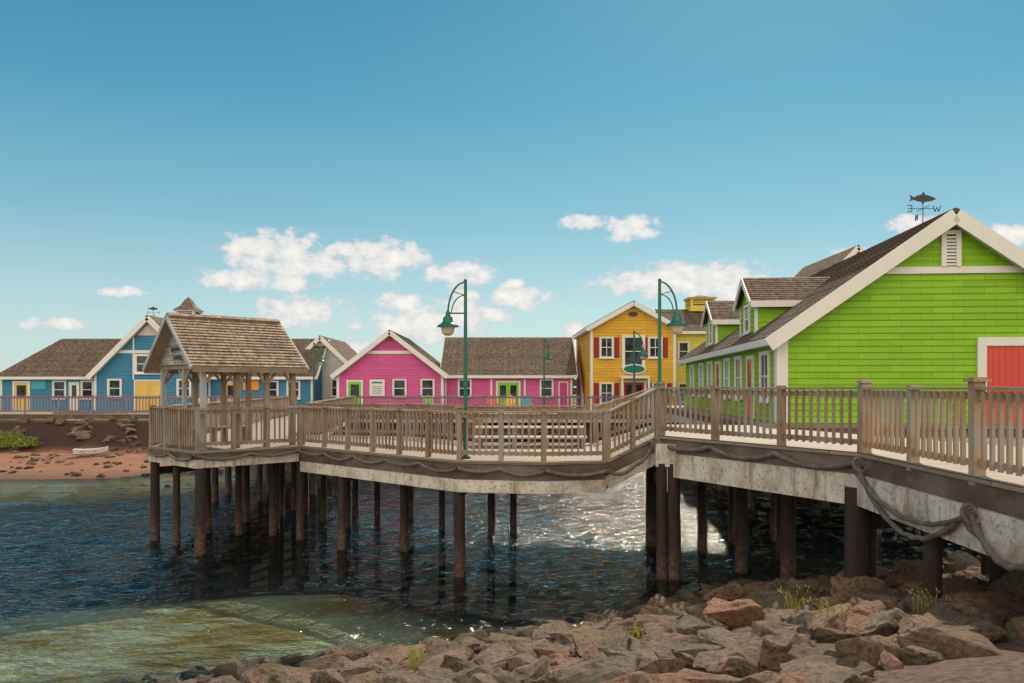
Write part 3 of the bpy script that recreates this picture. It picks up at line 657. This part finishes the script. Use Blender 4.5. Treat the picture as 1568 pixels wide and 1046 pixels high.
gable_side(B,5.42,11.5,1.6,8,5.4,7.1,YEL2,oh=.28)
window(B,6.0,3.5,.6,1.1,1.6,.1); window(B,6.0,.8,.6,1.1,1.6,.1)
cupola(B,8.4,5.6,7.0,1.5,.85,.25,YEL2)
B.done()

PINK=mat_siding('magenta_pink_siding',(.74,.12,.37)); LIME=mat_paint('lime_door_paint',(.24,.60,.04)); PINKD=mat_paint('deep_pink',(.60,.05,.26))
B=Ob('pink_building',(-11.55,52.6,ZM-.1))
gable_front(B,7.0,9,2.65,5.35,PINK,oh=.32,rake=.3,bandz=4.0)
B.p('gable_vent',PINKD).xz([(3.1,4.35),(3.9,4.35),(3.5,4.85)],-.06,-.02)
door(B,.75,.85,2.05,LIME); window(B,3.75,1.1,.75,1.05,0,.09); window(B,5.6,1.1,.75,1.05,0,.09)
U=B.p('notice_board',WHITE); U.box(2.15,3.15,-.08,-.03,1.1,2.2); B.p('notice_text',GREENMETAL).box(2.3,3.0,-.09,-.081,1.95,2.05); 
for k_ in range(5): B.p('notice_text',GREENMETAL).box(2.35,2.95,-.09,-.081,1.25+.12*k_,1.28+.12*k_)
gable_side(B,7.02,15.6,.9,8,2.6,5.2,PINK,oh=.3)
U=B.p('trim',WHITE)
for x in (10.1,12.35): U.box(x,x+.12,.84,.9,0,2.27)
U.box(7.17,15.45,.85,.9,2.28,2.42)
window(B,8.0,1.1,.75,1.05,.9,.09); window(B,13.5,1.1,.75,1.05,.9,.09)
door(B,10.6,1.4,2.0,LIME,.9,.12,True,True)
door(B,14.75,.5,2.0,PINKD,.9,.08,False)
B.done()

BLUE=mat_siding('teal_blue_siding',(.045,.25,.43)); YD=mat_paint('yellow_door_paint',(.82,.55,.13)); TEAL=mat_paint('teal_sign',(.05,.40,.50)); ORA=mat_paint('orange_sign',(.8,.30,.03))
B=Ob('blue_building',(-28.3,54,ZM-.1)); 
gable_front(B,7.4,11,2.7,6.45,BLUE,oh=.32,rake=.34,bandz=4.1)
window(B,1.0,1.1,.75,1.05,0,.12); door(B,2.8,1.7,2.1,YD,0,.1,False,True); window(B,2.85,2.75,1.65,1.05,0,.14); window(B,5.7,1.1,.75,1.05,0,.12)
U=B.p('trim',WHITE); U.box(2.6,2.7,-.05,0,2.2,5.3) ; U.box(4.7,4.8,-.05,0,2.2,5.3)
B.p('peak_panel',mat_paint('peak_cream',(.6,.55,.48))).xz([(2.9,5.2),(4.5,5.2),(3.7,6.05)],-.06,-.025)
gable_side(B,-6.9,-.02,.8,7,2.55,5.15,BLUE,oh=.3,hipL=2.6)
door(B,-5.9,.95,2.0,YD,.8); B.p('teal_sign',TEAL).box(-4.75,-3.75,.74,.79,1.55,2.15); window(B,-3.2,1.0,.75,1.05,.8); door(B,-2.1,.6,2.0,WHITE,.8,.06); window(B,-1.25,1.0,.7,1.05,.8)
gable_side(B,7.42,14.6,.8,7,2.55,5.15,BLUE,oh=.3)
door(B,8.6,.9,2.0,YD,.8); B.p('orange_sign',ORA).box(9.8,10.9,.72,.79,1.5,2.2); window(B,11.4,1.0,.75,1.05,.8); window(B,12.9,1.0,.75,1.05,.8)
cupola(B,3.7,6.6,6.25,1.25,1.15,1.05)
B.done()
weathervane('weathervane',-24.6,54.6,9.1,.8,.2)
B=Ob('white_building',(-15.9,57.5,ZM-.1)); gable_front(B,4.2,8,3.3,5.3,CREAM,oh=.3); window(B,2.9,1.1,.8,1.1); B.done()

# far staircase between pink and yellow
GREY=mat_paint('pale_grey_paint',(.5,.52,.54)); B=Ob('exterior_staircase',(4.0,53.5,ZM-.1)); s=B.p('steps',GREY); r2=B.p('handrails',WHITE)
for k_ in range(12): s.box(-.1-k_*.0,.75,k_*.27,k_*.27+.3,k_*.2,k_*.2+.05)
s.box(-.1,.85,3.3,4.6,2.35,2.45)
for x in (-.12,.78):
    r2.beam((x,0,.95),(x,3.3,3.4),.05,.06); s.beam((x,0,.0),(x,3.3,2.35),.05,.25); r2.beam((x,3.3,3.4),(x,4.6,3.4),.05,.06)
    for k_ in range(9): r2.box(x-.025,x+.025,k_*.4,k_*.4+.05,k_*.3,k_*.3+.95)
    for yy in(3.35,4.0,4.55): r2.box(x-.05,x+.05,yy,yy+.09,0,3.4)
B.done()
# garden chairs on the far boardwalk
def chair(x,y,mat,rz):
    B=Ob('adirondack_chair',(x,y,ZM),rz); c=B.p('slats',mat)
    for i in range(5): c.beam((-.26+.13*i,.1,.33),(-.26+.13*i*1.0,.42,1.0+.05*(2-abs(i-2))),.11,.02,up=(0,1,0))
    for i in range(5): c.box(-.28,.28,-.42+.11*i,-.33+.11*i,.36-.02*i,.38-.02*i)
    for s in(-1,1):
        c.box(s*.34-.05,s*.34+.05,-.48,.3,.56,.585); c.box(s*.32-.02,s*.32+.02,-.45,-.36,0,.56); c.box(s*.32-.02,s*.32+.02,.15,.24,0,.56); c.beam((s*.27,-.42,.32),(s*.27,.4,.1),.03,.12)
    B.done()
for x,y,mt_,rz in ((-1.2,49.8,ORANGE,.2),(-.2,50.1,YD,-.3),(.9,49.8,TEAL,.1),(-5.2,50,LIME,.3),(-19.5,50.2,YD,.2),(-18.4,50,ORANGE,-.2)): chair(x,y,mt_,rz)

# distant trees
mt=mat_basic('distant_foliage',(.05,.08,.025),(.09,.12,.04),.5,.9,.2)
B=Ob('distant_trees'); f=B.p('foliage',mt)
for i in range(9000):
    x=random.uniform(-260,260); y=random.uniform(150,165); hh=2.6+1.8*(noise.noise(V((x*.06,0,0)))+.4*noise.noise(V((x*.3,3,0))))
    z=2.2+random.uniform(0,max(.6,hh)); s_=random.uniform(.4,.9); a=random.uniform(0,3.1); dx=math.cos(a)*s_;dy=math.sin(a)*s_
    f.add([(x-dx,y-dy,z-s_*.5),(x+dx,y+dy,z-s_*.4),(x+dx*.5,y+dy*.5,z+s_*.6),(x-dx*.6,y,z+s_*.4)],[(0,1,2,3)])
B.done(single=True)
# weeds
mw=mat_basic('weed_leaves',(.20,.26,.03),(.42,.36,.04),3,.7,.1)
def weeds(name,cx,cy,n,h,spread):
    B=Ob(name); f=B.p('blades',mw); z=hgt(cx,cy)+.22
    for i in range(n):
        x=cx+random.gauss(0,spread);y=cy+random.gauss(0,spread);hh=h*random.uniform(.5,1.1);a=random.uniform(0,6.3);w=.006;lx=math.cos(a)*hh*.7;ly=math.sin(a)*hh*.7
        f.add([(x-w,y,z-.2),(x+w,y,z-.2),(x+lx*.3+w,y+ly*.3,z+hh*.6),(x+lx*.3-w,y+ly*.3,z+hh*.6),(x+lx,y+ly,z+hh)],[(0,1,2,3),(3,2,4)])
        if i%3==0:
            for _ in range(3):
                q=(x+lx+random.gauss(0,.025),y+ly,z+hh+random.gauss(0,.03)); f.add([(q[0]-.012,q[1],q[2]),(q[0],q[1]-.01,q[2]-.015),(q[0]+.012,q[1],q[2]),(q[0],q[1]+.01,q[2]+.02)],[(0,1,2,3)])
    B.done(single=True)
weeds('weeds',4.0,11.4,16,.3,.08); weeds('weeds',4.15,10.2,22,.22,.12); weeds('weeds',5.4,10.3,20,.24,.1); weeds('weeds',-1.3,10.4,14,.2,.1); weeds('weeds',1.6,10.6,14,.2,.1)
# bush at left shore
B=Ob('shoreline_bush',(-28.9,45.6,.9)); f=B.p('leaves',mat_basic('bush_leaves',(.12,.20,.02),(.25,.30,.03),2,.7,.1))
for i in range(3000):
    a=random.uniform(0,6.3);rr=math.sqrt(random.random())*1.4; zz=random.uniform(0,1)*(1-(rr/1.55)**2)*.8*(1+.5*noise.noise(V((math.cos(a)*2,math.sin(a)*2,rr*2)))); x=rr*math.cos(a)*1.2;y=rr*math.sin(a)*.8
    q=V((random.gauss(0,1),random.gauss(0,1),random.gauss(0,1))).normalized()*.07; q2=q.orthogonal().normalized()*.04; c=V((x,y,zz)); f.add([c-q,c+q2,c+q,c-q2],[(0,1,2,3)])
B.done(single=True)
# small beached dinghy
B=Ob('beached_dinghy',(-23.2,43.8,.55),.3); hl=B.p('hull',WHITE); pr=[]
sec=[(-.8,.3,.0,.34),(-.4,.4,-.03,.3),(.2,.4,-.03,.32),(.6,.27,.02,.38),(.9,.03,.2,.46)]
for x,w_,zb,zt in sec: pr+= [(x,-w_,zt),(x,-w_*.7,zb+.08),(x,0,zb),(x,w_*.7,zb+.08),(x,w_,zt)]
hl.add(pr,[(i*5+k_,(i+1)*5+k_,(i+1)*5+k_+1,i*5+k_+1) for i in range(4) for k_ in range(4)]+[(0,1,2,3,4)])
th=B.p('thwarts',WOODT); th.box(-.45,-.25,-.38,.38,.2,.24); th.box(.15,.35,-.36,.36,.22,.26)
B.done()

# ---------------------------------------------------------------- world, sun, camera
AZ=math.radians(18);EL=math.radians(42)
w=bpy.data.worlds.new('World'); bpy.context.scene.world=w; w.use_nodes=True; nt=w.node_tree; bg=nt.nodes['Background']
sky=N(nt,'ShaderNodeTexSky',sky_type='NISHITA'); sky.sun_disc=False; sky.sun_elevation=EL; sky.sun_rotation=AZ; sky.air_density=1.0; sky.dust_density=1.0; sky.ozone_density=1.5
def MT(op,a,b_=None,c=None):
    n=N(nt,'ShaderNodeMath',operation=op)
    for i,x in enumerate((a,b_,c)):
        if x is None: continue
        if isinstance(x,(int,float)): n.inputs[i].default_value=x
        else: nt.links.new(x,n.inputs[i])
    return n.outputs[0]
tc=N(nt,'ShaderNodeTexCoord'); sp=N(nt,'ShaderNodeSeparateXYZ'); nt.links.new(tc.outputs['Generated'],sp.inputs[0])
yy=MT('MAXIMUM',sp.outputs[1],.02); a=MT('DIVIDE',sp.outputs[0],yy); b2=MT('DIVIDE',sp.outputs[2],yy)
CL=[(-.302,.168,.064,.024),(-.25,.152,.05,.015),(-.345,.136,.045,.013),(-.285,.130,.04,.010),(-.268,.094,.052,.019),(-.165,.160,.052,.022),(-.215,.170,.022,.010),(-.113,.163,.014,.010),(-.064,.142,.042,.015),
(.010,.112,.040,.014),(-.022,.09,.028,.009),(-.14,.104,.03,.012),(-.11,.080,.075,.022),(-.065,.088,.045,.020),(.091,.205,.028,.009),(.150,.197,.036,.014),(.19,.131,.08,.016),(.27,.130,.065,.024),(.205,.142,.045,.014),
(.505,.203,.034,.011),(-.487,.119,.028,.006),(-.575,.079,.04,.007),(-.2,.042,.035,.016),(.086,.062,.028,.016),(.43,.165,.03,.01),(-.70,.07,.05,.012),(.62,.19,.05,.012),(-.06,.115,.02,.007),(.0,.128,.016,.006)]
q=None
for (u0,v0,ru,rv) in CL:
    dx=MT('MULTIPLY',MT('SUBTRACT',a,u0),1/ru/1.08); dy=MT('MULTIPLY',MT('SUBTRACT',b2,v0),1/rv/1.14)
    e1=MT('SUBTRACT',1,MT('ADD',MT('MULTIPLY',dx,dx),MT('MULTIPLY',dy,dy))); q=e1 if q is None else MT('MAXIMUM',q,e1)
cb=N(nt,'ShaderNodeCombineXYZ'); nt.links.new(a,cb.inputs[0]); nt.links.new(MT('MULTIPLY',b2,1.4),cb.inputs[1])
cn=noise_n(nt,cb.outputs[0],42,8,.6)
qq=MT('ADD',MT('MAXIMUM',q,-1.3),MT('MULTIPLY',MT('SUBTRACT',cn,.445),4.4))
dens=rmp(nt,qq,.0,.7)
front=MT('GREATER_THAN',sp.outputs[1],.05); dens=MT('MULTIPLY',MT('MULTIPLY',dens,front),.96)
shade=rmp(nt,qq,.3,1.7)
cloud=mixc(nt,shade,(6.6,7.0,7.3),(10.0,9.5,8.7))
rp_=N(nt,'ShaderNodeValToRGB'); nt.links.new(sp.outputs[2],rp_.inputs[0]); el=rp_.color_ramp.elements
el[0].position=0; el[0].color=(.72,.82,.78,1); el[1].position=1; el[1].color=(.012,.11,.28,1)
for ps,cc in((.08,(.56,.74,.76,1)),(.2,(.24,.51,.64,1)),(.33,(.07,.34,.52,1)),(.46,(.014,.235,.41,1))):
    e1=el.new(ps); e1.color=cc
n=N(nt,'ShaderNodeVectorMath',operation='SCALE'); nt.links.new(rp_.outputs[0],n.inputs[0]); n.inputs['Scale'].default_value=10
tint=mixc(nt,1.0,sky.outputs[0],(.58,.92,.88),'MULTIPLY')
tint=mixc(nt,.76,tint,n.outputs[0])
# unseen bright cloud bank, added behind the viewpoint to light the shaded fronts
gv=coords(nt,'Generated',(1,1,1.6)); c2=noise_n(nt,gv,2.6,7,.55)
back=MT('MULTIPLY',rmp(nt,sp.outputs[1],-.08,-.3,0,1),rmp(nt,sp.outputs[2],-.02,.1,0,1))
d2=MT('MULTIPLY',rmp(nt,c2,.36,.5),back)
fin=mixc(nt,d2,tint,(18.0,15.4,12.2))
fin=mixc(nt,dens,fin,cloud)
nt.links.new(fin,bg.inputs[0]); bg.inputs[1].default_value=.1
sl=bpy.data.lights.new('sun','SUN'); sl.energy=5; sl.angle=math.radians(.5); sl.color=(1,.89,.71); so=bpy.data.objects.new('sun',sl); bpy.context.collection.objects.link(so)
sd=V((math.sin(AZ)*math.cos(EL),math.cos(AZ)*math.cos(EL),math.sin(EL))); so.rotation_euler=(-sd).to_track_quat('-Z','Y').to_euler()
cam=bpy.data.cameras.new('camera'); co=bpy.data.objects.new('camera',cam); bpy.context.collection.objects.link(co)
co.location=(0,0,4.3); co.rotation_euler=(math.pi/2,0,0); cam.lens=28.0; cam.sensor_width=36; cam.shift_y=.044; cam.clip_end=4000; cam.clip_start=.05
sc_=bpy.context.scene; sc_.camera=co; sc_.view_settings.view_transform='Standard'; sc_.view_settings.look='None'; sc_.view_settings.exposure=0
